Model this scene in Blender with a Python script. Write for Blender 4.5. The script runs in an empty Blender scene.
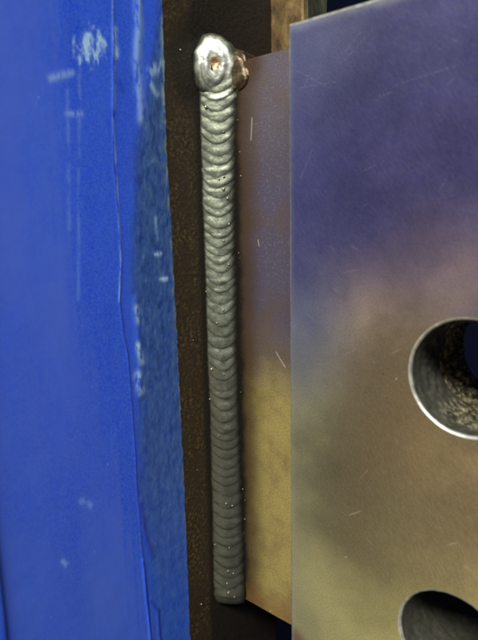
import bpy, bmesh, math, random
import numpy as np
from mathutils import Vector, Matrix, noise

# ---------------------------------------------------------------- camera
# World axes: X = distance out from the painted face, -Y = distance out from
# the bar's face, Z = along the weld.  Metres.
MM = 0.001
TH, PITCH, ROLL = math.radians(41.5), math.radians(10.5), math.radians(1.2)
FPX, CX, CY, DIST = 560.0, 239.0, 320.0, 0.115
scn = bpy.context.scene
col = scn.collection
FWD = Vector((-math.sin(TH) * math.cos(PITCH), math.cos(TH) * math.cos(PITCH), -math.sin(PITCH)))
RGT = Vector((math.cos(TH), math.sin(TH), 0.0))
UPV = RGT.cross(FWD)
_r = Matrix.Rotation(ROLL, 3, FWD)
RGT, UPV = _r @ RGT, _r @ UPV


def ray(px, py):
    return (FWD + RGT * ((px - CX) / FPX) - UPV * ((py - CY) / FPX))


CAM = -ray(219.5, 320).normalized() * DIST


def on_base(px, py, x=0.0):
    r = ray(px, py)
    p = CAM + r * ((x - CAM.x) / r.x)
    return (-p.y, p.z)                       # (b, z)


def on_bar(px, py, y=0.0):
    r = ray(px, py)
    p = CAM + r * ((y - CAM.y) / r.y)
    return (p.x, p.z)                        # (a, z)


cd = bpy.data.cameras.new('camera')
cam = bpy.data.objects.new('camera', cd)
col.objects.link(cam)
cam.matrix_world = Matrix.Translation(CAM) @ Matrix((RGT, UPV, -FWD)).transposed().to_4x4()
cd.sensor_fit = 'VERTICAL'
cd.sensor_height = 36.0
cd.lens = FPX / 640.0 * 36.0
cd.clip_start, cd.clip_end = 0.005, 20.0
cd.dof.use_dof = True
cd.dof.focus_distance = 0.111
cd.dof.aperture_fstop = 30.0
scn.camera = cam

# ---------------------------------------------------------------- light
world = bpy.data.worlds.new('World')
scn.world = world
world.use_nodes = True
wb = world.node_tree.nodes['Background']
wb.inputs[0].default_value = (0.10, 0.13, 0.22, 1)
wb.inputs[1].default_value = 0.10


def area_light(name, d, dist, sx, sy, energy, color):
    l = bpy.data.lights.new(name, 'AREA')
    l.shape = 'RECTANGLE'
    l.size, l.size_y = sx, sy
    l.energy, l.color = energy, color
    o = bpy.data.objects.new(name, l)
    col.objects.link(o)
    d = Vector(d).normalized()
    o.location = d * dist
    o.rotation_euler = d.to_track_quat('Z', 'Y').to_euler()
    return o


BK = Vector((-FWD.x, -FWD.y, 0)).normalized()
RH = Vector((RGT.x, RGT.y, 0)).normalized()
ZU = Vector((0, 0, 1))
area_light('overhead_tube_lamp', BK * 0.80 - RH * 0.28 + ZU * 0.80, 0.70, 0.42, 0.12, 9.0, (1.0, 0.98, 0.84))
area_light('front_fill', BK * 1.0 + RH * 0.22 + ZU * 0.95, 1.2, 0.5, 0.25, 6.5, (0.93, 0.94, 1.0))  # unseen fill, added to brighten the blue face
area_light('low_warm_fill', BK * 0.66 - RH * 0.70 - ZU * 0.5, 1.4, 0.6, 0.4, 4.6, (1.0, 0.86, 0.55))  # unseen warm fill, added to bring out the straw tones

scn.view_settings.view_transform = 'Standard'
scn.view_settings.look = 'None'
scn.view_settings.exposure = 0.1
scn.view_settings.gamma = 1.0
scn.cycles.filter_width = 2.0

# ---------------------------------------------------------------- helpers
rnd = random.Random(11)


def tag(o, label, cat, group=None, kind=None):
    o['label'] = label
    o['category'] = cat
    if group:
        o['group'] = group
    if kind:
        o['kind'] = kind
    return o


def empty(name, loc, label, cat):
    o = bpy.data.objects.new(name, None)
    o.location = loc
    o.empty_display_size = 0.01
    col.objects.link(o)
    return tag(o, label, cat)


def mesh_obj(name, verts, faces, mat, parent=None, smooth=True, attrs=None):
    me = bpy.data.meshes.new(name)
    off = Vector(parent.location) if parent else Vector((0, 0, 0))
    if isinstance(verts, np.ndarray):
        verts = (verts - np.array(off)).tolist()
    else:
        verts = [tuple(Vector(v) - off) for v in verts]
    me.from_pydata(verts, [], faces)
    me.update()
    if smooth:
        me.polygons.foreach_set('use_smooth', [True] * len(me.polygons))
    if attrs:
        for k, v in attrs.items():
            at = me.attributes.new(k, 'FLOAT', 'POINT')
            at.data.foreach_set('value', np.asarray(v, dtype=np.float32))
    me.materials.append(mat)
    o = bpy.data.objects.new(name, me)
    col.objects.link(o)
    if parent:
        o.parent = parent
    return o


def grid_faces(nu, nv, flip=False, wrap=False):
    f = []
    for j in range(nv - 1):
        for i in range(nu if wrap else nu - 1):
            i2 = (i + 1) % nu
            q = (j * nu + i, j * nu + i2, (j + 1) * nu + i2, (j + 1) * nu + i)
            f.append(q[::-1] if flip else q)
    return f


def fbm(x, y, z, octv=4):
    return noise.fractal(Vector((x, y, z)), 0.9, 2.1, octv)


def interp(pts, conv):
    """polyline of pixels -> sorted arrays (z, value) on a plane"""
    q = sorted((conv(*p)[1], conv(*p)[0]) for p in pts)
    return np.array([a for a, _ in q]), np.array([b for _, b in q])


class Mat:
    """tiny node helper"""
    def __init__(self, name):
        self.m = bpy.data.materials.new(name)
        self.m.use_nodes = True
        self.t = self.m.node_tree
        self.bsdf = self.t.nodes['Principled BSDF']
        self.geo = self.n('ShaderNodeNewGeometry').outputs['Position']

    def n(self, typ, **kw):
        nd = self.t.nodes.new(typ)
        for k, v in kw.items():
            setattr(nd, k, v)
        return nd

    def put(self, sock, v):
        if hasattr(v, 'is_output'):
            self.t.links.new(v, sock)
        elif v is not None:
            if sock.type == 'RGBA' and len(v) == 3:
                v = (*v, 1)
            sock.default_value = v

    def math(self, op, a, b=None, c=None, clamp=False):
        nd = self.n('ShaderNodeMath', operation=op, use_clamp=clamp)
        for i, v in enumerate((a, b, c)):
            if v is not None:
                self.put(nd.inputs[i], v)
        return nd.outputs[0]

    def vmath(self, op, a, b=None, scale=None):
        nd = self.n('ShaderNodeVectorMath', operation=op)
        self.put(nd.inputs[0], a)
        if b is not None:
            self.put(nd.inputs[1], b)
        if scale is not None:
            self.put(nd.inputs['Scale'], scale)
        return nd

    def mapping(self, scale=(1, 1, 1), rot=(0, 0, 0), loc=(0, 0, 0)):
        src = self.geo
        if any(rot):
            pre = self.n('ShaderNodeMapping')
            self.put(pre.inputs[0], src)
            pre.inputs['Rotation'].default_value = rot
            src, rot = pre.outputs[0], (0, 0, 0)
        nd = self.n('ShaderNodeMapping')
        self.put(nd.inputs[0], src)
        nd.inputs['Scale'].default_value = scale
        nd.inputs['Rotation'].default_value = rot
        nd.inputs['Location'].default_value = loc
        return nd.outputs[0]

    def noise(self, scale, detail=4, rough=0.55, vec=None, dist=0.0):
        nd = self.n('ShaderNodeTexNoise')
        self.put(nd.inputs['Vector'], vec if vec is not None else self.geo)
        nd.inputs['Scale'].default_value = scale
        nd.inputs['Detail'].default_value = detail
        nd.inputs['Roughness'].default_value = rough
        nd.inputs['Distortion'].default_value = dist
        return nd.outputs[0]

    def ramp(self, fac, stops, interp='LINEAR'):
        nd = self.n('ShaderNodeValToRGB')
        nd.color_ramp.interpolation = interp
        el = nd.color_ramp.elements
        while len(el) < len(stops):
            el.new(0.5)
        for e, (p, c) in zip(el, stops):
            e.position = p
            e.color = (*c, 1) if len(c) == 3 else c
        self.put(nd.inputs[0], fac)
        return nd.outputs[0]

    def step(self, v, lo, hi, a=0.0, b=1.0):
        nd = self.n('ShaderNodeMapRange', interpolation_type='SMOOTHSTEP')
        self.put(nd.inputs['Value'], v)
        for k, q in (('From Min', lo), ('From Max', hi), ('To Min', a), ('To Max', b)):
            self.put(nd.inputs[k], q)
        return nd.outputs[0]

    def mix(self, fac, a, b, blend='MIX'):
        nd = self.n('ShaderNodeMix', data_type='RGBA', blend_type=blend)
        self.put(nd.inputs[0], fac)
        self.put(nd.inputs[6], a)
        self.put(nd.inputs[7], b)
        return nd.outputs[2]

    def attr(self, name):
        return self.n('ShaderNodeAttribute', attribute_name=name).outputs['Fac']

    def xyz(self):
        nd = self.n('ShaderNodeSeparateXYZ')
        self.put(nd.inputs[0], self.geo)
        return nd.outputs

    def bump(self, h, strength, dist, prev=None):
        nd = self.n('ShaderNodeBump')
        nd.inputs['Strength'].default_value = strength
        nd.inputs['Distance'].default_value = dist
        self.put(nd.inputs['Height'], h)
        if prev is not None:
            self.put(nd.inputs['Normal'], prev)
        return nd.outputs[0]

    def segment(self, p0, p1, w):
        """0..1 mask of one straight scratch in world space"""
        p0, p1 = Vector(p0), Vector(p1)
        d = p1 - p0
        v = self.vmath('SUBTRACT', self.geo, tuple(p0)).outputs[0]
        t = self.vmath('DOT_PRODUCT', v, tuple(d / d.length_squared)).outputs['Value']
        t = self.math('ADD', t, 0.0, clamp=True)
        q = self.vmath('SCALE', tuple(d), scale=t).outputs[0]
        l = self.vmath('DISTANCE', v, q).outputs['Value']
        return self.step(l, 0.0, w, 1.0, 0.0)

    def out(self, color=None, rough=None, metal=None, normal=None, spec=None, coat=None):
        b = self.bsdf.inputs
        if color is not None:
            self.put(b['Base Color'], color)
        if rough is not None:
            self.put(b['Roughness'], rough)
        if metal is not None:
            self.put(b['Metallic'], metal)
        if normal is not None:
            self.put(b['Normal'], normal)
        if spec is not None:
            self.put(b['Specular IOR Level'], spec)
        if coat is not None:
            self.put(b['Coat Weight'], coat)
            b['Coat Roughness'].default_value = 0.25
        return self.m


# ---------------------------------------------------------------- key dimensions
Z_TOP = on_bar(288, 48)[1]                   # top of bar and drilled plate
Z_BOT = on_bar(289, 625)[1]                  # their bottom
PT = 10 * MM                                 # drilled plate thickness
BT = 10 * MM                                 # bar thickness
A0 = on_bar(288.5, 320, -PT)[0]              # left edge of drilled plate
A1 = on_bar(478, 320, -PT)[0] + 34 * MM
BMAX = on_base(0, 565)[0] + 0.3 * MM                    # near edge of painted flange
BFAR = on_base(272, 8)[0]                    # far edge of the flange (behind the bar)
ZHI, ZLO = 0.105, -0.125
hc = on_bar(467.5, 379, -PT)
HR = (on_bar(467, 320, -PT)[1] - on_bar(471, 437, -PT)[1]) / 2
h2 = on_bar(453, 646, -PT)
HOLES = [hc, (hc[0] - 0.2 * MM, h2[1])]
print('dims mm: ztop %.1f zbot %.1f a0 %.1f a1 %.1f bmax %.1f bfar %.1f hr %.1f' % tuple(
    1000 * v for v in (Z_TOP, Z_BOT, A0, A1, BMAX, BFAR, HR)), 'holes', HOLES)

# ---------------------------------------------------------------- materials
def mat_mill_scale():
    m = Mat('mill_scale_steel')
    X, Y, Z = m.xyz()
    n1 = m.noise(1300, 3, 0.75)
    n2 = m.noise(150, 4, 0.6)
    n3 = m.noise(520, 3, 0.6)
    c = m.ramp(n1, [(0.38, (0.008, 0.006, 0.004)), (0.5, (0.040, 0.026, 0.011)), (0.58, (0.085, 0.058, 0.025)), (0.70, (0.18, 0.135, 0.07))])
    c = m.mix(m.step(n2, 0.38, 0.62, 0.15, 0.8), c, (0.030, 0.021, 0.012))
    c = m.mix(m.step(n3, 0.60, 0.72, 0, 0.22), c, (0.15, 0.07, 0.02))
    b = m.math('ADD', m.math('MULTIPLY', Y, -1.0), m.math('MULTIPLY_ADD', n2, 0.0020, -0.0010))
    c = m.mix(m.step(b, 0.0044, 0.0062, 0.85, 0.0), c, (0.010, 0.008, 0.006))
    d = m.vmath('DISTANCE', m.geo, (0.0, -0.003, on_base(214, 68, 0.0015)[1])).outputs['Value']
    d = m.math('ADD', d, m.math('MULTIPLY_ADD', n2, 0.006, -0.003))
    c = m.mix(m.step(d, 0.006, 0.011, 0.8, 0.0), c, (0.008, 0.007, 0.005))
    nb = m.bump(n1, 0.8, 0.00025)
    return m.out(c, m.step(n1, 0.35, 0.65, 0.65, 0.40), 0.35, nb)


def mat_paint():
    m = Mat('blue_enamel_paint')
    band, wear, edge, dk = (m.attr(k) for k in ('band', 'wear', 'edge', 'dark'))
    fine = m.noise(2600, 3, 0.6)
    mid = m.noise(90, 4, 0.6, m.mapping((1, 1, 0.25)))
    blue = m.mix(m.step(mid, 0.3, 0.7), (0.008, 0.046, 0.52), (0.014, 0.068, 0.57))
    haze = m.noise(55, 4, 0.65, m.mapping((1, 1, 0.45)))
    haze_mix = m.math('MULTIPLY', m.attr('haze'), m.step(haze, 0.25, 0.75, 0.08, 0.38))
    blue = m.mix(haze_mix, blue, (0.13, 0.17, 0.45))  # lavender reflection haze painted into the blue
    blue = m.mix(m.step(m.noise(3900, 2, 0.7), 0.35, 0.65, 0.0, 0.7), blue, (0.045, 0.115, 0.48))
    mot = m.noise(800, 5, 0.72, m.mapping((1, 1, 0.55)), 0.4)
    bandc = m.ramp(mot, [(0.36, (0.008, 0.026, 0.10)), (0.48, (0.020, 0.058, 0.18)), (0.60, (0.035, 0.082, 0.19)), (0.74, (0.10, 0.16, 0.22))])
    thin = m.mix(0.92, (0.022, 0.085, 0.36), bandc)
    c = m.mix(band, blue, thin)
    c = m.mix(m.math('MULTIPLY', dk, 0.75), c, (0.006, 0.022, 0.26))
    brk = m.noise(900, 3, 0.7, m.mapping((1, 1, 0.35)))
    wm = m.math('MULTIPLY', wear, m.step(brk, 0.35, 0.55), clamp=True)
    c = m.mix(wm, c, (0.33, 0.52, 0.68))
    em = m.math('MULTIPLY', edge, m.step(brk, 0.42, 0.58), clamp=True)
    c = m.mix(em, c, (0.17, 0.19, 0.11))
    sp = m.noise(1100, 1, 0.3)
    c = m.mix(m.step(sp, 0.83, 0.86, 0.0, 0.4), c, (0.35, 0.45, 0.75))
    peel = m.noise(240, 3, 0.5)
    nb = m.bump(peel, 0.12, 0.0006)
    nb = m.bump(fine, 0.10, 0.0001, nb)
    nb2 = m.bump(m.math('MULTIPLY', mot, band), 0.35, 0.0003, nb)
    r = m.math('ADD', m.step(mid, 0.3, 0.7, 0.36, 0.46), m.math('MULTIPLY', band, 0.05))
    return m.out(c, r, 0.0, nb2, 0.5)


def tint_and_reflection(m, top, brown, gold, dark, z_lo, z_hi, blotches):
    """heat tint and reflected colours painted along the plate: blue-violet, brown, straw"""
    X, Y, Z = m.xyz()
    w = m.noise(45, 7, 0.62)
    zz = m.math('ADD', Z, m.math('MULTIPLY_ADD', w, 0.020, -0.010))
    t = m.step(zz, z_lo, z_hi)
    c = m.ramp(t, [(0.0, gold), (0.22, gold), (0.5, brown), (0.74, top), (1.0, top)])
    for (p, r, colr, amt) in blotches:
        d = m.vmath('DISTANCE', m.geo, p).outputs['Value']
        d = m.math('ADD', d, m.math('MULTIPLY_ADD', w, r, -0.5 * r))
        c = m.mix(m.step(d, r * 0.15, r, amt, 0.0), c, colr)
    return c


def P_plate(px, py):
    a, z = on_bar(px, py, -PT)
    return (a, -PT, z)


def P_bar(px, py):
    a, z = on_bar(px, py)
    return (a, 0.0, z)


def mat_plate():
    m = Mat('tinted_ground_steel')  # steel tint with violet and straw reflections painted in
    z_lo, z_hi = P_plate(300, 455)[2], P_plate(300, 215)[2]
    c = tint_and_reflection(m, (0.115, 0.115, 0.275), (0.195, 0.155, 0.12), (0.45, 0.43, 0.20), None, z_lo, z_hi,
               [(P_plate(445, 262), 0.012, (0.62, 0.45, 0.35), 0.9),  # warm glow painted into the colour, here and on the next spot
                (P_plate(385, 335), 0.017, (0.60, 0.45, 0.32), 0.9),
                (P_plate(303, 345), 0.017, (0.36, 0.38, 0.38), 0.7),  # silvery sheen painted into the colour
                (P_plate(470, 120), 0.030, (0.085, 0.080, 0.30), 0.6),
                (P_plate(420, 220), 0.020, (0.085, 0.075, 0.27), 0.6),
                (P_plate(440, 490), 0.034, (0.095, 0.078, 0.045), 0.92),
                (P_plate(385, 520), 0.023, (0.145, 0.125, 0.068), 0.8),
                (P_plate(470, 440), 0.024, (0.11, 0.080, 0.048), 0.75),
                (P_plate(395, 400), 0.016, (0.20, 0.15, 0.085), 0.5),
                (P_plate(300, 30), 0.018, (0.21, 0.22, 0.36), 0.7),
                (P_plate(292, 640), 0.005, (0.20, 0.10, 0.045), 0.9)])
    X, Y, Z = m.xyz()
    # grinding grain, specks and pits
    grain = m.noise(1.0, 3, 0.6, m.mapping((3200, 3200, 700), rot=(0, math.radians(35), 0)))
    fine = m.noise(5200, 2, 0.7)
    c = m.mix(m.step(grain, 0.3, 0.75, 0.0, 0.16), c, (0.34, 0.33, 0.28))
    c = m.mix(m.step(fine, 0.38, 0.62, 0.36, 0.0), c, (0.02, 0.018, 0.03))
    pit = m.noise(700, 2, 0.5)
    c = m.mix(m.step(pit, 0.24, 0.30, 0.5, 0.0), c, (0.03, 0.025, 0.02))
    c = m.mix(m.step(pit, 0.75, 0.79, 0.0, 0.45), c, (0.75, 0.75, 0.7))
    # worn edges
    ew = m.math('ADD', m.math('SUBTRACT', X, A0), m.math('MULTIPLY', m.noise(260, 3, 0.6), 0.0012))
    c = m.mix(m.step(ew, 0.0005, 0.0022, 0.32, 0.0), c, (0.42, 0.43, 0.36))
    et = m.math('ADD', m.math('SUBTRACT', Z_TOP, Z), m.math('MULTIPLY', m.noise(300, 3, 0.6), 0.0016))
    c = m.mix(m.step(et, 0.0004, 0.0028, 0.55, 0.0), c, (0.60, 0.61, 0.62))
    for ang, th_ in ((62, 0.735), (38, 0.745), (-55, 0.75)):
        hair = m.noise(1.0, 1, 0.4, m.mapping((2400, 300, 150), rot=(0, math.radians(ang), 0)))
        c = m.mix(m.step(hair, th_, th_ + 0.06, 0.0, 0.28), c, (0.62, 0.62, 0.60))
    # individual scratches
    segs = [((300, 88), (335, 82)), ((345, 60), (372, 30)), ((300, 92), (310, 75)), ((362, 172), (375, 165)),
            ((395, 85), (455, 66)), ((345, 52), (362, 30)), ((344, 272), (358, 270)), ((346, 354), (357, 349)),
            ((448, 84), (456, 77)), ((296, 70), (330, 88)), ((330, 245), (334, 250)), ((300, 180), (312, 150)),
            ((380, 96), (392, 92)), ((440, 190), (446, 180)), ((360, 478), (368, 470)), ((330, 120), (334, 114))]
    sm = None
    for p, q in segs:
        s = m.segment(P_plate(*p), P_plate(*q), 0.00013)
        sm = s if sm is None else m.math('MAXIMUM', sm, s)
    c = m.mix(m.math('MULTIPLY', sm, m.step(fine, 0.42, 0.62, 0.0, 0.22)), c, (0.75, 0.75, 0.78))
    nb = m.bump(grain, 0.05, 0.00004)
    r = m.step(m.noise(120, 4, 0.6), 0.3, 0.7, 0.33, 0.42)
    return m.out(c, r, 0.80, nb)


def mat_bar():
    m = Mat('tinted_bar_steel')  # bar's tint also carries painted-in reflection colours
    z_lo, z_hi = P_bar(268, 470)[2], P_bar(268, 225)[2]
    c = tint_and_reflection(m, (0.125, 0.110, 0.17), (0.19, 0.15, 0.115), (0.50, 0.40, 0.125), None, z_lo, z_hi,
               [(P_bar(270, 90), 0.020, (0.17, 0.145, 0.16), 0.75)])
    X, Y, Z = m.xyz()
    fine = m.noise(5000, 2, 0.7)
    spk = m.noise(1900, 3, 0.7)
    zt = m.step(Z, P_bar(268, 380)[2], P_bar(268, 200)[2])
    c = m.mix(m.math('MULTIPLY', m.step(spk, 0.53, 0.62), m.step(zt, 0, 1, 0.05, 0.45)), c, (0.36, 0.31, 0.32))
    c = m.mix(m.step(fine, 0.36, 0.62, 0.5, 0.0), c, (0.03, 0.02, 0.02))
    c = m.mix(m.step(m.noise(130, 5, 0.65), 0.42, 0.7, 0.0, 0.5), c, (0.14, 0.09, 0.04))
    # oxide along the weld toe (heat-affected zone)
    haz = m.math('ADD', X, m.math('MULTIPLY_ADD', m.noise(160, 3, 0.6), 0.0026, -0.0013))
    c = m.mix(m.step(haz, 0.0066, 0.0125, 0.9, 0.0), c, (0.070, 0.040, 0.018))
    c = m.mix(m.step(haz, 0.0054, 0.0073, 1.0, 0.0), c, (0.012, 0.010, 0.008))
    # rust burn on the corner by the crater and at the lower end
    d = m.vmath('DISTANCE', m.geo, P_bar(250, 66)).outputs['Value']
    c = m.mix(m.step(m.math('ADD', d, m.math('MULTIPLY', m.noise(300), 0.003)), 0.0020, 0.0058, 0.9, 0.0), c, (0.07, 0.04, 0.018))
    c = m.mix(m.step(Z, Z_BOT + 0.001, Z_BOT + 0.007, 0.6, 0.0), c, (0.22, 0.11, 0.035))
    sm = None
    for p, q in [((276, 352), (285, 367)), ((252, 118), (251, 140)), ((258, 240), (259, 246))]:
        s = m.segment(P_bar(*p), P_bar(*q), 0.00017)
        sm = s if sm is None else m.math('MAXIMUM', sm, s)
    c = m.mix(m.math('MULTIPLY', sm, 0.6), c, (0.7, 0.66, 0.55))
    nb = m.bump(spk, 0.25, 0.00012)
    return m.out(c, m.step(spk, 0.3, 0.7, 0.55, 0.40), 0.60, nb)


def mat_cut_edge():
    m = Mat('bright_worn_steel_edge')
    n1 = m.noise(900, 3, 0.6)
    c = m.mix(m.step(n1, 0.3, 0.7), (0.40, 0.40, 0.36), (0.72, 0.72, 0.68))
    return m.out(c, 0.38, 0.75, m.bump(n1, 0.2, 0.0001))


def mat_bore(name, grit):
    m = Mat(name)
    X, Y, Z = m.xyz()
    turn = m.n('ShaderNodeTexWave', bands_direction='Y')
    m.put(turn.inputs[0], m.geo)
    turn.inputs['Scale'].default_value = 520
    turn.inputs['Distortion'].default_value = 1.5
    n1 = m.noise(900, 4, 0.7)
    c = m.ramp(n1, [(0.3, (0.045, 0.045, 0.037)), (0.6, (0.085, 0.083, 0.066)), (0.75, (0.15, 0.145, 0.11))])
    nb = m.bump(turn.outputs['Fac'], 0.2, 0.00008)
    if grit:
        n2 = m.noise(1000, 4, 0.75)
        g = m.ramp(n2, [(0.38, (0.008, 0.008, 0.006)), (0.5, (0.10, 0.09, 0.06)), (0.62, (0.45, 0.41, 0.27)), (0.8, (0.8, 0.75, 0.55))])
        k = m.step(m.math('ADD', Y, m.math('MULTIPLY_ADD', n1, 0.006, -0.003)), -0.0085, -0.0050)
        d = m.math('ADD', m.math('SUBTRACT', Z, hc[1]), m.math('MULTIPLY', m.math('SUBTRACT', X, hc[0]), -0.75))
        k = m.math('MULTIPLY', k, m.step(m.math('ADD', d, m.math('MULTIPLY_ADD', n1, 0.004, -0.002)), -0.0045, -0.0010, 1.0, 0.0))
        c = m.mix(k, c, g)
        nb = m.bump(m.math('MULTIPLY', n2, k), 0.8, 0.0005, nb)
    return m.out(c, 0.42, 0.45, nb)


def mat_crud():
    m = Mat('torn_bore_steel')
    n1 = m.noise(900, 4, 0.75)
    c = m.ramp(n1, [(0.36, (0.010, 0.010, 0.008)), (0.5, (0.10, 0.09, 0.055)), (0.62, (0.42, 0.38, 0.24)), (0.8, (0.75, 0.7, 0.5))])
    return m.out(c, 0.40, 0.3, m.bump(n1, 0.9, 0.0006))


def mat_weld():
    m = Mat('weld_metal')
    X, Y, Z = m.xyz()
    n1 = m.noise(500, 4, 0.6)
    n2 = m.noise(2400, 3, 0.6)
    t = m.step(m.math('ADD', Z, m.math('MULTIPLY_ADD', n1, 0.02, -0.01)), -0.030, 0.018)
    c = m.mix(t, (0.105, 0.106, 0.088), (0.26, 0.285, 0.225))  # light falloff painted in: brighter at the top, darker below
    c = m.mix(m.step(n1, 0.35, 0.7, 0.5, 0.0), c, (0.10, 0.11, 0.085))
    c = m.mix(m.step(n2, 0.3, 0.6, 0.35, 0.0), c, (0.05, 0.05, 0.04))
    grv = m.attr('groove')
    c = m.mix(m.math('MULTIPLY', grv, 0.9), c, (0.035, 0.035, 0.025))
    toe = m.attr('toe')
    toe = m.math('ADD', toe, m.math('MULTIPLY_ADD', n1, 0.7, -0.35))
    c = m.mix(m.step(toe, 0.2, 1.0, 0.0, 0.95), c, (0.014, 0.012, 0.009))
    nb = m.bump(n2, 0.25, 0.00012)
    nb = m.bump(n1, 0.25, 0.0004, nb)
    return m.out(c, m.step(n1, 0.3, 0.7, 0.40, 0.50), 0.76, nb)


def mat_crater():
    m = Mat('bright_crater_metal')
    n1 = m.noise(400, 4, 0.6)
    st = m.attr('stain')
    c = m.mix(m.step(n1, 0.35, 0.65), (0.43, 0.46, 0.40), (0.78, 0.81, 0.73))  # white highlight painted in as a pale base colour
    c = m.mix(st, c, (0.30, 0.155, 0.045))
    c = m.mix(m.attr('groove'), c, (0.10, 0.105, 0.08))
    return m.out(c, m.step(n1, 0.3, 0.7, 0.34, 0.50), 0.6, m.bump(n1, 0.5, 0.0006))


def mat_burn():
    m = Mat('burnt_weld_metal')
    n1 = m.noise(420, 4, 0.65)
    c = m.ramp(n1, [(0.3, (0.015, 0.012, 0.008)), (0.5, (0.06, 0.036, 0.015)), (0.64, (0.12, 0.10, 0.06)), (0.78, (0.36, 0.22, 0.08))])
    return m.out(c, 0.38, 0.6, m.bump(n1, 0.5, 0.0005))


def mat_spatter():
    m = Mat('spatter_metal')
    return m.out((0.36, 0.31, 0.22), 0.42, 0.8)


def mat_rust(name, c0, c1, c2):
    m = Mat(name)
    n1 = m.noise(420, 5, 0.65, m.mapping((1, 1, 0.6)))
    c = m.ramp(n1, [(0.3, c0), (0.5, c1), (0.72, c2)])
    return m.out(c, 0.6, 0.3, m.bump(n1, 0.5, 0.0004))


def mat_wall():
    m = Mat('dark_navy_wall_paint')
    n1 = m.noise(6, 4, 0.6)
    c = m.mix(n1, (0.001, 0.0025, 0.012), (0.002, 0.004, 0.018))
    return m.out(c, 0.8, 0.0, None, 0.08)


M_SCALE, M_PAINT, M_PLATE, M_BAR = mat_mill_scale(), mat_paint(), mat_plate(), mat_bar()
M_EDGE, M_BORE, M_CRUD, M_WELD = mat_cut_edge(), [mat_bore('gritty_bore_steel', True), mat_bore('drilled_bore_steel', False)], mat_crud(), mat_weld()
M_CRATER, M_BURN, M_SPAT, M_WALL = mat_crater(), mat_burn(), mat_spatter(), mat_wall()
M_RUST = mat_rust('rusty_bar_steel', (0.025, 0.015, 0.006), (0.095, 0.056, 0.018), (0.20, 0.13, 0.05))
M_GREEN = mat_rust('tarnished_bar_edge', (0.012, 0.014, 0.010), (0.05, 0.055, 0.035), (0.13, 0.13, 0.08))

# ---------------------------------------------------------------- background wall
w = mesh_obj('background_wall',
             [(-0.9, 0.5, -0.7), (0.9, 0.5, -0.7), (0.9, 0.5, 0.7), (-0.9, 0.5, 0.7),
              (-0.9, 0.52, -0.7), (0.9, 0.52, -0.7), (0.9, 0.52, 0.7), (-0.9, 0.52, 0.7)],
             [(0, 1, 2, 3), (5, 4, 7, 6), (4, 0, 3, 7), (1, 5, 6, 2), (3, 2, 6, 7), (4, 5, 1, 0)], M_WALL, smooth=False)
tag(w, 'dark navy wall far behind the steel parts', 'wall', kind='structure')

# ---------------------------------------------------------------- painted flange
flange = empty('painted_steel_flange', (0, 0, ZLO),
               'blue painted steel flange with a bare brown strip beside the weld', 'steel flange')
FT = 12 * MM


def box(name, x0, x1, y0, y1, z0, z1, mat, parent, bev=0.0):
    bm = bmesh.new()
    bmesh.ops.create_cube(bm, size=1)
    for v in bm.verts:
        v.co = Vector(((x0 + x1) / 2 + v.co.x * (x1 - x0), (y0 + y1) / 2 + v.co.y * (y1 - y0), (z0 + z1) / 2 + v.co.z * (z1 - z0)))
    if bev:
        bmesh.ops.bevel(bm, geom=list(bm.edges), offset=bev, segments=2, profile=0.6, affect='EDGES')
    off = Vector(parent.location)
    for v in bm.verts:
        v.co -= off
    me = bpy.data.meshes.new(name)
    bm.to_mesh(me)
    bm.free()
    me.materials.append(mat)
    o = bpy.data.objects.new(name, me)
    col.objects.link(o)
    o.parent = parent
    return o


# bare steel core: the front face is a fine sheet with rolled-steel unevenness
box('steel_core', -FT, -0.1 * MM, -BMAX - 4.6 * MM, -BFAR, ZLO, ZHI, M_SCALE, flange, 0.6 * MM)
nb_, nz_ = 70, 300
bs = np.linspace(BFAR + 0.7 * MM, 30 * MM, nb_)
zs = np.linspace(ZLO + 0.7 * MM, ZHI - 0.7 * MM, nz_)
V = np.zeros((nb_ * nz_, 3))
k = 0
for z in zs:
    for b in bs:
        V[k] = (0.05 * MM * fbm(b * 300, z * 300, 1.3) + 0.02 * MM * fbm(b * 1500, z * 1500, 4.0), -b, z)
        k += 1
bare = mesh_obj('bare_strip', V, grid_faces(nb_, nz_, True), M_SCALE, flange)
bare['label'] = 'bare brown mill scale strip between paint and weld'

# paint coat: a skin of real thickness with a ragged edge, lips and runs
EDGE_PX = [(162, -40), (163, 0), (165, 60), (166, 110), (168, 160), (172, 220), (175, 280), (178, 340), (181, 400), (184, 460), (186.5, 520), (189, 580), (191, 640), (193, 690)]
BAND_PX = [(158, -40), (158, 0), (155, 40), (150, 75), (142, 110), (134, 160), (134, 230), (132, 290), (136, 330), (138, 380), (138, 420), (140, 500), (148, 560), (152, 600), (156, 640), (158, 690)]
RIDGE_PX = [(112, -40), (112, 0), (112, 120), (112.5, 160), (117.5, 220), (120, 260), (118, 300), (122, 330), (126, 350), (129, 380), (132, 420), (137, 500), (142, 560), (145, 600), (150, 640), (152, 690)]
ez, eb = interp(EDGE_PX, on_base)
bz, bb = interp(BAND_PX, on_base)
rz, rb = interp(RIDGE_PX, on_base)


def seg_dist(B, Z, pts):
    q = [on_base(*p) for p in pts]
    best = np.full(B.shape, 1.0)
    for (b0, z0), (b1, z1) in zip(q, q[1:]):
        db, dz = b1 - b0, z1 - z0
        t = np.clip(((B - b0) * db + (Z - z0) * dz) / (db * db + dz * dz), 0, 1)
        best = np.minimum(best, np.hypot(B - b0 - t * db, Z - z0 - t * dz))
    return best


def sstep(x, lo, hi):
    t = np.clip((x - lo) / (hi - lo), 0, 1)
    return t * t * (3 - 2 * t)


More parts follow.
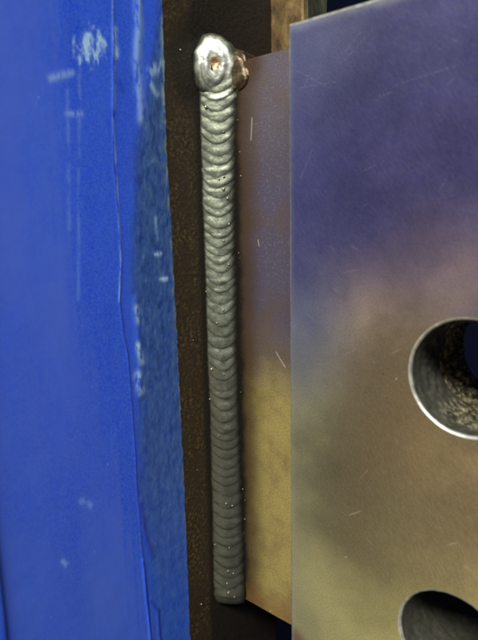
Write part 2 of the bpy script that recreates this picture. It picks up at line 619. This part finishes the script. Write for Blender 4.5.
nu, nz = 230, 560
zs = np.linspace(ZLO, ZHI, nz)
us = np.concatenate([np.linspace(0, 0.12, 60, endpoint=False), np.linspace(0.12, 0.45, 110, endpoint=False), np.linspace(0.45, 1, nu - 170)])
E = np.interp(zs, ez, eb)
E = E + np.array([0.22 * MM * fbm(z * 500, 0, 0) + 0.12 * MM * fbm(z * 1800, 3, 0) for z in zs])
Zg = np.repeat(zs[:, None], nu, 1)
RB = 0.25 * MM
Bg = E[:, None] + (BMAX - RB - E[:, None]) * us[None, :]
Bd = np.interp(zs, bz, bb)[:, None]
Rd = np.interp(zs, rz, rb)[:, None]
wob = np.array([[fbm(b * 260, z * 160, 7.0) for b in row_b] for row_b, z in zip(Bg, zs)])
wob2 = np.array([[fbm(b * 1300, z * 800, 2.0, 3) for b in row_b] for row_b, z in zip(Bg, zs)])
zpx = np.interp(Zg, [on_base(150, 640)[1], on_base(150, 0)[1]], [640, 0])
band = sstep(Bd - Bg + 0.8 * MM * wob, -0.5 * MM, 0.6 * MM)
fade = sstep(Bd - Bg + 0.8 * MM * wob, -2.0 * MM, 2.4 * MM)
mid = sstep(Rd - Bg + 0.15 * MM * wob, -0.12 * MM, 0.12 * MM)           # between ridge and band: second coat
thick = 0.16 * MM + 0.16 * MM * (1 - mid) + 0.05 * MM * (1 - band)
thick += 0.10 * MM * np.exp(-((Bg - Rd) / (0.28 * MM)) ** 2)            # lip of the second coat
lower = sstep(zpx, 380, 520)
thick += band * (0.05 * MM * wob + 0.045 * MM * wob2) * (1 - 0.7 * lower)
thick += (1 - band) * 0.008 * MM * wob
# runs and curls of lifted paint
for pts, wd, ht in [([(137, -10), (138, 30), (136, 60), (139, 100), (141, 120)], 0.75, 0.16),
                    ([(140, 500), (143, 530), (152, 556)], 0.6, 0.18), ([(141, 560), (146, 600), (150, 650)], 0.35, 0.22),
                    ([(150, 600), (157, 610), (160, 650)], 0.4, 0.22), ([(135, 300), (137, 330), (139, 360), (139, 395)], 0.7, 0.22),
                    ([(112, 30), (113, 60), (112, 110)], 0.4, 0.08)]:
    d = seg_dist(Bg, Zg, pts) / (wd * MM)
    thick += ht * MM * np.exp(-d * d) * (1 + 0.6 * wob)
edge_f = sstep(Bg - E[:, None], 0.0, 0.45 * MM)
thick = np.maximum(thick, 0.04 * MM) * edge_f + 0.06 * MM * (edge_f - 1) * 1.0
edge = np.exp(-((Bg - E[:, None]) / (0.8 * MM)) ** 2) * np.interp(zpx, [0, 100, 300, 420, 640], [1.0, 1.0, 0.8, 0.45, 0.35])
wear = 0.9 * sstep(-np.hypot((Bg - on_base(90, 47)[0] + 0.35 * (Zg - on_base(90, 47)[1])) / 3.0, (Zg - on_base(90, 47)[1]) / 3.3) + 0.5 * MM * wob2, -1.0 * MM, -0.55 * MM)
for pts, wd, s in [([(48, 79), (70, 73)], 0.5, 0.42), ([(66, 114), (80, 114)], 0.45, 0.35), ([(112, 0), (112, 30)], 0.25, 0.35),
                   ([(114, 30), (115, 55)], 0.5, 0.9), ([(114, 55), (113, 110)], 0.3, 0.4), ([(78, 75), (77, 300)], 0.25, 0.16),
                   ([(66, 90), (68, 230)], 0.25, 0.16), ([(112, 120), (118, 220), (120, 260), (118, 300)], 0.2, 0.55),
                   ([(137, -10), (138, 30), (136, 60), (139, 100), (141, 120)], 0.9, 0.42),
                   ([(136, 308), (138, 320)], 0.7, 0.6), ([(137, 345), (141, 362)], 0.6, 0.7), ([(137, 375), (140, 390)], 0.8, 0.7),
                   ([(155, 218), (156, 238)], 0.3, 0.5), ([(155, 254), (160, 254)], 0.35, 0.9), ([(160, 279), (166, 279)], 0.35, 0.9),
                   ([(80, 500), (92, 506)], 0.5, 0.25), ([(61, 560), (66, 565)], 0.3, 0.4), ([(150, 72), (160, 66), (165, 62)], 0.8, 0.6),
                   ([(148, 80), (156, 95)], 0.5, 0.45), ([(165, 0), (164, 40), (165, 80), (166, 120)], 0.7, 0.6)]:
    d = seg_dist(Bg, Zg, pts) / (wd * MM)
    wear = np.maximum(wear, s * np.exp(-d * d))
dark = np.zeros_like(Bg)
for pts, wd, s in [([(140, 505), (145, 535), (152, 556)], 0.6, 0.7), ([(142, 560), (147, 600), (150, 650)], 0.25, 0.9),
                   ([(150, 600), (157, 610), (160, 650)], 0.3, 0.9), ([(119, 82), (121, 90)], 0.6, 0.6)]:
    d = seg_dist(Bg, Zg, pts) / (wd * MM)
    dark = np.maximum(dark, s * np.exp(-d * d))
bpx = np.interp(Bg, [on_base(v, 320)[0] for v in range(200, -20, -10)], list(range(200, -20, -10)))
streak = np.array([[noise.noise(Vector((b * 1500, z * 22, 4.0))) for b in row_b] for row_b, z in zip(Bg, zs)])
haze = sstep(-bpx + np.interp(zpx, [0, 200, 420, 640], [78, 66, 100, 132]) + 9 * wob + 16 * streak, -15, 15)  # mask of the painted reflection haze, stronger towards the near side
band = (0.25 * band + 0.75 * fade) * np.interp(zpx, [0, 100, 450, 640], [1, 1, 0.8, 0.45])
# small raised lip added along the near edge to make a shaded strip, then the coat wraps over the edge
t0 = thick[:, -1:]
lip = np.array([(0.0, 0.0), (0.02, 0.12), (0.25, 0.30), (0.60, 0.48), (0.86, 0.66), (0.95, 0.9), (0.97, 1.3), (0.97, 3.0), (0.97, 5.0),
                (0.93, 5.15), (0.80, 5.25), (0.5, 5.3), (-3.0, 5.3), (-8.0, 5.3), (-12.0, 5.3)]) * MM
lipn = np.array([0.03 * MM * fbm(z * 150, 8, 8) for z in zs])[:, None]
X2 = t0 + lip[None, 1:, 0]
B2 = (BMAX - RB) + lip[None, 1:, 1] + lipn
X3, B3 = X2[:, :0], B2[:, :0]
Xg = np.concatenate([thick, X2, X3], 1)
Bg2 = np.concatenate([Bg, B2, B3], 1)
ncol = Xg.shape[1]
Zg2 = np.repeat(zs[:, None], ncol, 1)
pad = lambda a: np.concatenate([a, np.zeros((nz, ncol - nu))], 1).ravel()
V = np.stack([Xg.ravel(), -Bg2.ravel(), Zg2.ravel()], 1)
pc = mesh_obj('paint_coat', V, grid_faces(ncol, nz, True), M_PAINT, flange,
         attrs={'band': pad(band), 'wear': pad(wear), 'edge': pad(edge), 'dark': pad(dark), 'haze': pad(haze)})
pc['label'] = 'glossy blue paint coat, scuffed and ragged along the bare strip'

# ---------------------------------------------------------------- rusty bar behind
yb = -BFAR
ra = on_bar(304, 5, yb)[0]
yk_ = -on_base(328, 5, ra)[0]
rbar = empty('rusty_flat_bar', (0, yb, -0.02), 'rusty brown flat bar standing behind the top of the welded joint', 'steel bar')
box('bar_body', -6 * MM, ra, yb + 0.003 * MM, yk_, -0.02, ZHI, M_RUST, rbar, 0.7 * MM)
box('bar_edge', ra - 0.5 * MM, ra + 0.25 * MM, yb + 0.9 * MM, yk_ - 0.9 * MM, -0.019, ZHI - 1 * MM, M_GREEN, rbar, 0.1 * MM)


# ---------------------------------------------------------------- drilled plates
def plate_with_holes(name, x0, x1, yf, yk, z0, z1, holes, r, cham, mat, edge_mat, parent, seed=0):
    """flat plate facing -Y with round holes; worn chamfer strips at its edge"""
    R = random.Random(seed)
    bm = bmesh.new()

    def outer(inset, y, n=26):
        p = []
        xa, xb, za, zb = x0 + inset, x1 - inset, z0 + inset, z1 - inset
        for (u0, v0, u1, v1) in ((xa, za, xb, za), (xb, za, xb, zb), (xb, zb, xa, zb), (xa, zb, xa, za)):
            for i in range(n):
                t = i / n
                p.append((u0 + (u1 - u0) * t, y, v0 + (v1 - v0) * t))
        return p

    def jit(pts, a):
        return [(x + a * fbm(x * 900, z * 900, seed), y, z + a * fbm(z * 900, x * 900, seed + 5)) for x, y, z in pts]

    def ring(c, rr, y, n=96):
        return [(c[0] + rr * math.cos(2 * math.pi * i / n), y, c[1] + rr * math.sin(2 * math.pi * i / n)) for i in range(n)]

    off = Vector(parent.location)
    front, mid_, back = jit(outer(cham, yf), 0.10 * MM), jit(outer(0, yf + cham), 0.06 * MM), outer(0, yk)
    loops = [[bm.verts.new(Vector(p) - off) for p in L] for L in (front, mid_, back)]
    for li, (A, B) in enumerate(zip(loops, loops[1:])):
        for i in range(len(A)):
            j = (i + 1) % len(A)
            f = bm.faces.new((A[i], B[i], B[j], A[j]))
            f.material_index = 1 if li == 0 else 0
    hv = []
    for c in holes:
        hv.append(([bm.verts.new(Vector(p) - off) for p in ring(c, r + cham * 0.58, yf)],
                   [bm.verts.new(Vector(p) - off) for p in ring(c, r, yk)]))
    for idx, main in ((0, loops[0]), (1, loops[2])):
        es = []
        for L in [main] + [h[idx] for h in hv]:
            for i in range(len(L)):
                e = bm.edges.get((L[i], L[(i + 1) % len(L)])) or bm.edges.new((L[i], L[(i + 1) % len(L)]))
                es.append(e)
        bmesh.ops.triangle_fill(bm, edges=es, use_beauty=True, use_dissolve=False)
    bmesh.ops.recalc_face_normals(bm, faces=list(bm.faces))
    me = bpy.data.meshes.new(name)
    bm.to_mesh(me)
    bm.free()
    me.materials.append(mat)
    me.materials.append(edge_mat)
    o = bpy.data.objects.new(name, me)
    col.objects.link(o)
    o.parent = parent
    return o


def bore(name, c, r, yf, yk, mat, parent, amp, seed, ny=14, n=180, lip=0.0):
    V, k = [], 0
    for j in range(ny):
        t = j / (ny - 1)
        y = yf + (yk - yf) * t
        for i in range(n):
            a = 2 * math.pi * i / n
            e = amp * (0.25 + t) * min(1.0, (1 - t) * 5) * (fbm(math.cos(a) * 7 + seed, math.sin(a) * 7, y * 700, 4))
            e = min(max(e, -0.15 * MM), 1.4 * MM)
            if j in (0, ny - 1):
                e = 0
            rr = r - e
            V.append((c[0] + rr * math.cos(a), y, c[1] + rr * math.sin(a)))
    return mesh_obj(name, V, grid_faces(n, ny, False, True), mat, parent)


def rim(c, r, yf, ch, mat, parent, seed):
    n, V = 144, []
    prof = [(r + ch * 1.05, yf - 0.004 * MM), (r + ch * 0.55, yf + ch * 0.12), (r + ch * 0.12, yf + ch * 0.55), (r - 0.01 * MM, yf + ch * 1.3)]
    for (rr, y) in prof:
        for i in range(n):
            a = 2 * math.pi * i / n
            q = rr + 0.05 * MM * fbm(math.cos(a) * 5, math.sin(a) * 5, seed)
            V.append((c[0] + q * math.cos(a), y, c[1] + q * math.sin(a)))
    return mesh_obj('hole_rim', V, grid_faces(n, len(prof), False, True), mat, parent)


plate = empty('drilled_steel_plate', ((A0 + A1) / 2, -PT / 2, Z_BOT),
              'ground steel plate with two round holes, tinted violet above and straw below', 'steel plate')
CH = 0.55 * MM
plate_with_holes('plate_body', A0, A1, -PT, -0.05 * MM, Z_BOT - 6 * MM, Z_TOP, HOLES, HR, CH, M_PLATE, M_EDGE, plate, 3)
for i, c in enumerate(HOLES):
    rm = rim(c, HR, -PT, CH * 0.62, M_EDGE, plate, i)
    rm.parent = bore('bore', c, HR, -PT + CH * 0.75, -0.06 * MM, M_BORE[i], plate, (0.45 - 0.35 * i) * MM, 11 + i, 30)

bar = empty('welded_flat_bar', (5 * MM, BT / 2, Z_BOT),
            'thick steel bar welded to the flange, sandwiched behind the drilled plate', 'steel bar')
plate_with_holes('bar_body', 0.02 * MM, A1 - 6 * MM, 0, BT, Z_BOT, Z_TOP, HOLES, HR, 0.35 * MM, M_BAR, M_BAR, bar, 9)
for i, c in enumerate(HOLES):
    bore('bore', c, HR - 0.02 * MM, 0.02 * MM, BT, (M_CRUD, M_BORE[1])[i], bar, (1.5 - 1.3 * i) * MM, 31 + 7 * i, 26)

# ---------------------------------------------------------------- weld bead
LT = [(197, 30), (197.5, 60), (199, 100), (201, 160), (203, 220), (205, 280), (206, 320), (207, 360), (209, 400), (210.5, 450), (211.5, 500), (212.5, 560), (214, 612)]
RT = [(240, 30), (238, 60), (236, 100), (235, 160), (235, 220), (236, 280), (237, 330), (239, 400), (242, 470), (245, 560), (247, 612)]
lz, lb = interp(LT, on_base)
rz2, ra2 = interp(RT, on_bar)
ZB = on_base(214, 606)[1]
ZT = on_base(200, 52)[1]
bead = empty('weld_bead', (2 * MM, -2 * MM, ZB),
             'rippled silvery weld bead with a bright crater at its top end', 'weld bead')


def weld_point(s, z, h=0.0):
    """s=0 toe on the bar, s=1 toe on the flange"""
    end = min(1.0, max(0.0, (z - ZB + 0.2 * MM) / (2.2 * MM))) ** 0.5
    La = float(np.interp(z, rz2, ra2)) + 0.20 * MM * fbm(z * 110, 5, 0) + 0.13 * MM * fbm(z * 700, 5, 3)
    Lb = float(np.interp(z, lz, lb)) + 0.20 * MM * fbm(z * 110, 9, 0) + 0.13 * MM * fbm(z * 700, 9, 3)
    e3 = min(1.0, max(0.0, (z - ZB) / (3.2 * MM)))
    sh = 0.62 + 0.38 * math.sqrt(max(0.0, 1 - (1 - e3) ** 2))
    La, Lb = La * sh, Lb * sh
    bul = (0.70 * MM + 0.15 * MM * fbm(z * 120, 2, 2)) * (4 * s * (1 - s)) ** 1.15 * end
    k = (bul + h * end)
    return (La * (1 - s) + k * 0.7071, -(Lb * s) - k * 0.7071, z)


# ripple boundaries, bottom to top (as measured along the bead)
bounds = [603]
y = 603
while y > 82:
    y -= rnd.choice([7.6, 8.6, 9.2, 9.8, 10.6, 11.6]) * (1.0 if y > 330 else 1.08)
    bounds.append(y)
zc = [on_base(np.interp(v, [60, 603], [215, 228]), v, 1.5 * MM)[1] for v in bounds]
NS, NF = 25, 9
udep = [rnd.uniform(1.75, 2.3) * MM * (0.85 if v > 430 else 1.0) for v in bounds]
skew = [rnd.uniform(-0.12, 0.12) for _ in bounds]
for i in range(1, len(bounds)):                     # keep neighbouring arcs from crossing
    udep[i] = max(udep[i - 1] - 0.55 * MM, min(udep[i], udep[i - 1] + 0.7 * MM))
udep[0] = 0.9 * MM
udep[1] = 1.2 * MM


def arc(i, s):
    q = abs((s - 0.5 + 0.5 * skew[i] * (1 - abs(2 * s - 1))) * 2)
    return zc[i] + udep[i] * (min(q, 1.0) ** 1.9) + 0.12 * MM * fbm(s * 2.2, zc[i] * 700, 3) + 0.03 * MM * fbm(s * 9, zc[i] * 900, 7)


for i in range(len(zc) - 1):
    amp = rnd.choice([0.08, 0.09, 0.10, 0.12, 0.13]) * MM
    pk = rnd.uniform(0.18, 0.34)
    gs = rnd.choice([0.25, 0.45, 0.6, 0.8, 1.0]) * (0.6 if bounds[i] > 380 else 1.0)
    V, G, T = [], [], []
    for j in range(NF):
        f = (j / (NF - 1)) ** 1.25
        for q in range(NS):
            s = q / (NS - 1)
            zl, zh = arc(i, s), arc(i + 1, s)
            zh = max(zh, zl + 0.25 * MM)
            z = zl + (zh - zl) * f
            prof = math.sin(min(f / pk, 1.0) * math.pi / 2) if f < pk else 0.5 + 0.5 * math.cos((f - pk) / (1 - pk) * math.pi)
            prof = prof if f >= pk else prof
            h = amp * (prof - 0.35) * (4 * s * (1 - s)) ** 0.5
            h += 0.035 * MM * fbm(s * 6, z * 1500, 1.0) * (4 * s * (1 - s)) ** 0.5
            V.append(weld_point(s, z, h))
            G.append(gs * max(0.0, 1 - f / 0.14, (f - 0.90) / 0.10 * 0.6))
            T.append(max(0.0, 1 - s / 0.30, 1 - (1 - s) / 0.10))
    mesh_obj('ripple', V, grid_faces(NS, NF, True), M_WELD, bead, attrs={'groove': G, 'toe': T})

# start of the bead: a small rounded end cap under the first ripple
V, G, T = [], [], []
for j in range(5):
    f = j / 4
    for q in range(NS):
        s = q / (NS - 1)
        p = weld_point(s, arc(0, s) + 0.0, 0)
        c = (0.3 * MM, -0.3 * MM, p[2] - 0.25 * MM)
        g = math.sin(f * math.pi / 2)
        V.append(tuple(c[k] + (p[k] - c[k]) * (g if k < 2 else 1 - math.cos(f * math.pi / 2) if f < 1 else 1.0) for k in range(3)))
        G.append(0.3)
        T.append(0.8)
mesh_obj('bead_start', V, grid_faces(NS, 5, True), M_WELD, bead, attrs={'groove': G, 'toe': T})

# crater at the top end: dished dome with frozen rings
cz = on_base(214, 68, 1.5 * MM)[1]
n, nr = 72, 34
V, G, S = [], [], []
U1 = Vector((1, 1, 0)).normalized()       # across the weld face
N1 = Vector((1, -1, 0)).normalized()      # out of the weld face
cc = Vector((2.65 * MM, -2.35 * MM, cz))
for j in range(nr):
    rr = j / (nr - 1)
    for i in range(n):
        a = 2 * math.pi * i / n
        ru, rz_ = 4.75 * MM, (6.0 if math.sin(a) > 0 else 7.0) * MM
        wv = 1 + 0.13 * fbm(math.cos(a) * 1.7, math.sin(a) * 1.7, 5, 2)
        u, z = ru * rr * math.cos(a) * wv, rz_ * rr * math.sin(a) * wv
        dome = 2.0 * MM * (1 - rr ** 2.2) - (1.3 * MM * (-z / (5.2 * MM)) ** 1.3 if z < 0 else 0)
        # concentric freezing steps
        st = (0.26 if z < 0 else 0.12) * MM * math.sin(rr * 21 + 0.8 * math.sin(a * 2 + 1)) * rr * (1 - rr) * 2
        dent = 0.6 * MM * math.exp(-(((u - 0.1 * MM) / (1.1 * MM)) ** 2 + ((z - 0.2 * MM) / (1.2 * MM)) ** 2))
        ripple2 = 0.25 * MM * fbm(u * 260 + 3, z * 260, 8, 3)
        h = dome + st - dent + ripple2 * (1 - rr)
        sink = 2.3 * MM * max(0.0, rr - 0.8) / 0.2
        V.append(tuple(cc + U1 * u + ZU * z + N1 * (h - sink)))
        S.append(math.exp(-(((u - 0.1 * MM) / (1.05 * MM)) ** 2 + ((z - 0.1 * MM) / (1.15 * MM)) ** 2) ** 2) * 0.95 +
                 0.75 * math.exp(-(((u - 1.9 * MM) / (0.9 * MM)) ** 2 + ((z + 3.6 * MM) / (1.3 * MM)) ** 2)))
        low = max(0.0, (-z - 0.8 * MM) / (3.2 * MM)) + 0.7 * min(1.0, max(0.0, rr - 0.25) * 4) * max(0.0, fbm(u * 300, z * 300, 2.5, 3) - 0.05) + 0.9 * math.exp(-((rr - 0.70) / 0.07) ** 2) * max(0.0, math.sin(a + 0.5)) ** 2
        G.append(0.55 * min(1.0, low) + 0.95 * min(1.0, max(0.0, (rr - 0.66 + 0.10 * fbm(math.cos(a) * 3, math.sin(a) * 3, 1.0)) / 0.2)) + 0.35 * max(0, math.sin(rr * 21 + 0.8 * math.sin(a * 2 + 1) + 2.2)) ** 6)
cr = mesh_obj('crater', V, grid_faces(n, nr, False, True), M_CRATER, bead, attrs={'groove': np.clip(G, 0, 1), 'stain': np.clip(S, 0, 1)})

cr['label'] = 'bright crater with a brown spot ending the bead'


def blob(name, c, rad, mat, parent, seed, amp=0.25, nu_=32, nv_=18):
    V = []
    for j in range(nv_):
        ph = math.pi * (j + 0.02) / (nv_ - 1 + 0.04)
        for i in range(nu_):
            a = 2 * math.pi * i / nu_
            d = Vector((math.sin(ph) * math.cos(a), math.sin(ph) * math.sin(a), math.cos(ph)))
            k = 1 + amp * fbm(d.x * 1.6 + seed, d.y * 1.6, d.z * 1.6, 4)
            V.append((c[0] + d.x * rad[0] * k, c[1] + d.y * rad[1] * k, c[2] + d.z * rad[2] * k))
    return mesh_obj(name, V, grid_faces(nu_, nv_, False, True), mat, parent)


# the weld carried round the bar's top corner
blob('end_wrap', (1.6 * MM, 3.6 * MM, Z_TOP - 0.3 * MM), (4.4 * MM, 7.6 * MM, 4.2 * MM), M_BURN, bead, 2.0, 0.18)
blob('end_wrap', (5.0 * MM, 0.2 * MM, Z_TOP - 2.2 * MM), (4.0 * MM, 0.95 * MM, 3.9 * MM), M_BURN, bead, 6.0, 0.3)

# spatter beads and slag islands sitting on the bead and its toes
sph = None


def ico(r):
    bm = bmesh.new()
    bmesh.ops.create_icosphere(bm, subdivisions=2, radius=r)
    me = bpy.data.meshes.new('spatter')
    bm.to_mesh(me)
    bm.free()
    me.polygons.foreach_set('use_smooth', [True] * len(me.polygons))
    me.materials.append(M_SPAT)
    return me


SPH = ico(1.0)


def spatter(p, sx, sy=None, sz=None):
    o = bpy.data.objects.new('spatter', SPH)
    col.objects.link(o)
    o.parent = bead
    o.location = Vector(p) - Vector(bead.location)
    sx *= 0.72
    o.scale = (sx * MM, (sy or sx) * MM, (sz or sx) * MM)
    return o


def bead_at(px, py):
    """point on the bead surface under a photo position"""
    z = on_base(px, py, 1.5 * MM)[1]
    l, r = np.interp(py, [p[1] for p in LT], [p[0] for p in LT]), np.interp(py, [p[1] for p in RT], [p[0] for p in RT])
    s = min(0.97, max(0.03, (r - px) / (r - l)))
    return weld_point(s, z, 0.10 * MM)


for px, py, sx, sz in [(206, 107, 0.42, 0.36), (224, 178, 0.28, 0.18), (219, 180, 0.2, 0.14), (224, 190, 0.36, 0.36), (228, 199, 0.28, 0.3),
                       (229, 224, 0.22, 0.3), (224, 240, 0.24, 0.18), (229, 263, 0.24, 0.24), (223, 308, 0.24, 0.24), (217, 322, 0.30, 0.18),
                       (212, 370, 0.42, 0.30), (224, 371, 0.22, 0.14), (210, 402, 0.22, 0.22), (226, 498, 0.30, 0.14), (232, 497, 0.26, 0.16),
                       (229, 540, 0.18, 0.2), (228, 564, 0.24, 0.14), (233, 563, 0.2, 0.16), (227, 577, 0.24, 0.18), (228, 585, 0.34, 0.15), (234, 585, 0.2, 0.14),
                       (224, 135, 0.22, 0.16), (206, 293, 0.16, 0.2), (219, 434, 0.2, 0.12), (215, 548, 0.16, 0.2)]:
    spatter(bead_at(px, py), sx, sx, sz)
for px, py, r in [(240, 152, .14), (241, 176, .17), (239, 253, .15), (240, 258, .1), (236, 346, .18), (236, 360, .14), (239, 438, .16), (240, 460, .18),
                  (241, 475, .2), (243, 489, .16), (245, 500, .1), (245, 519, .18), (243, 552, .16), (244, 533, .1), (271, 611, .24), (241, 392, .12), (262, 300, .1), (238, 120, .12)]:
    a, z = on_bar(px, py)
    spatter((a, -0.4 * r * MM, z), r)
for px, py, r in [(180, 50, .24), (201, 604, .25), (193, 340, .14), (197, 470, .12)]:
    b, z = on_base(px, py)
    spatter((0.4 * r * MM, -b, z), r)
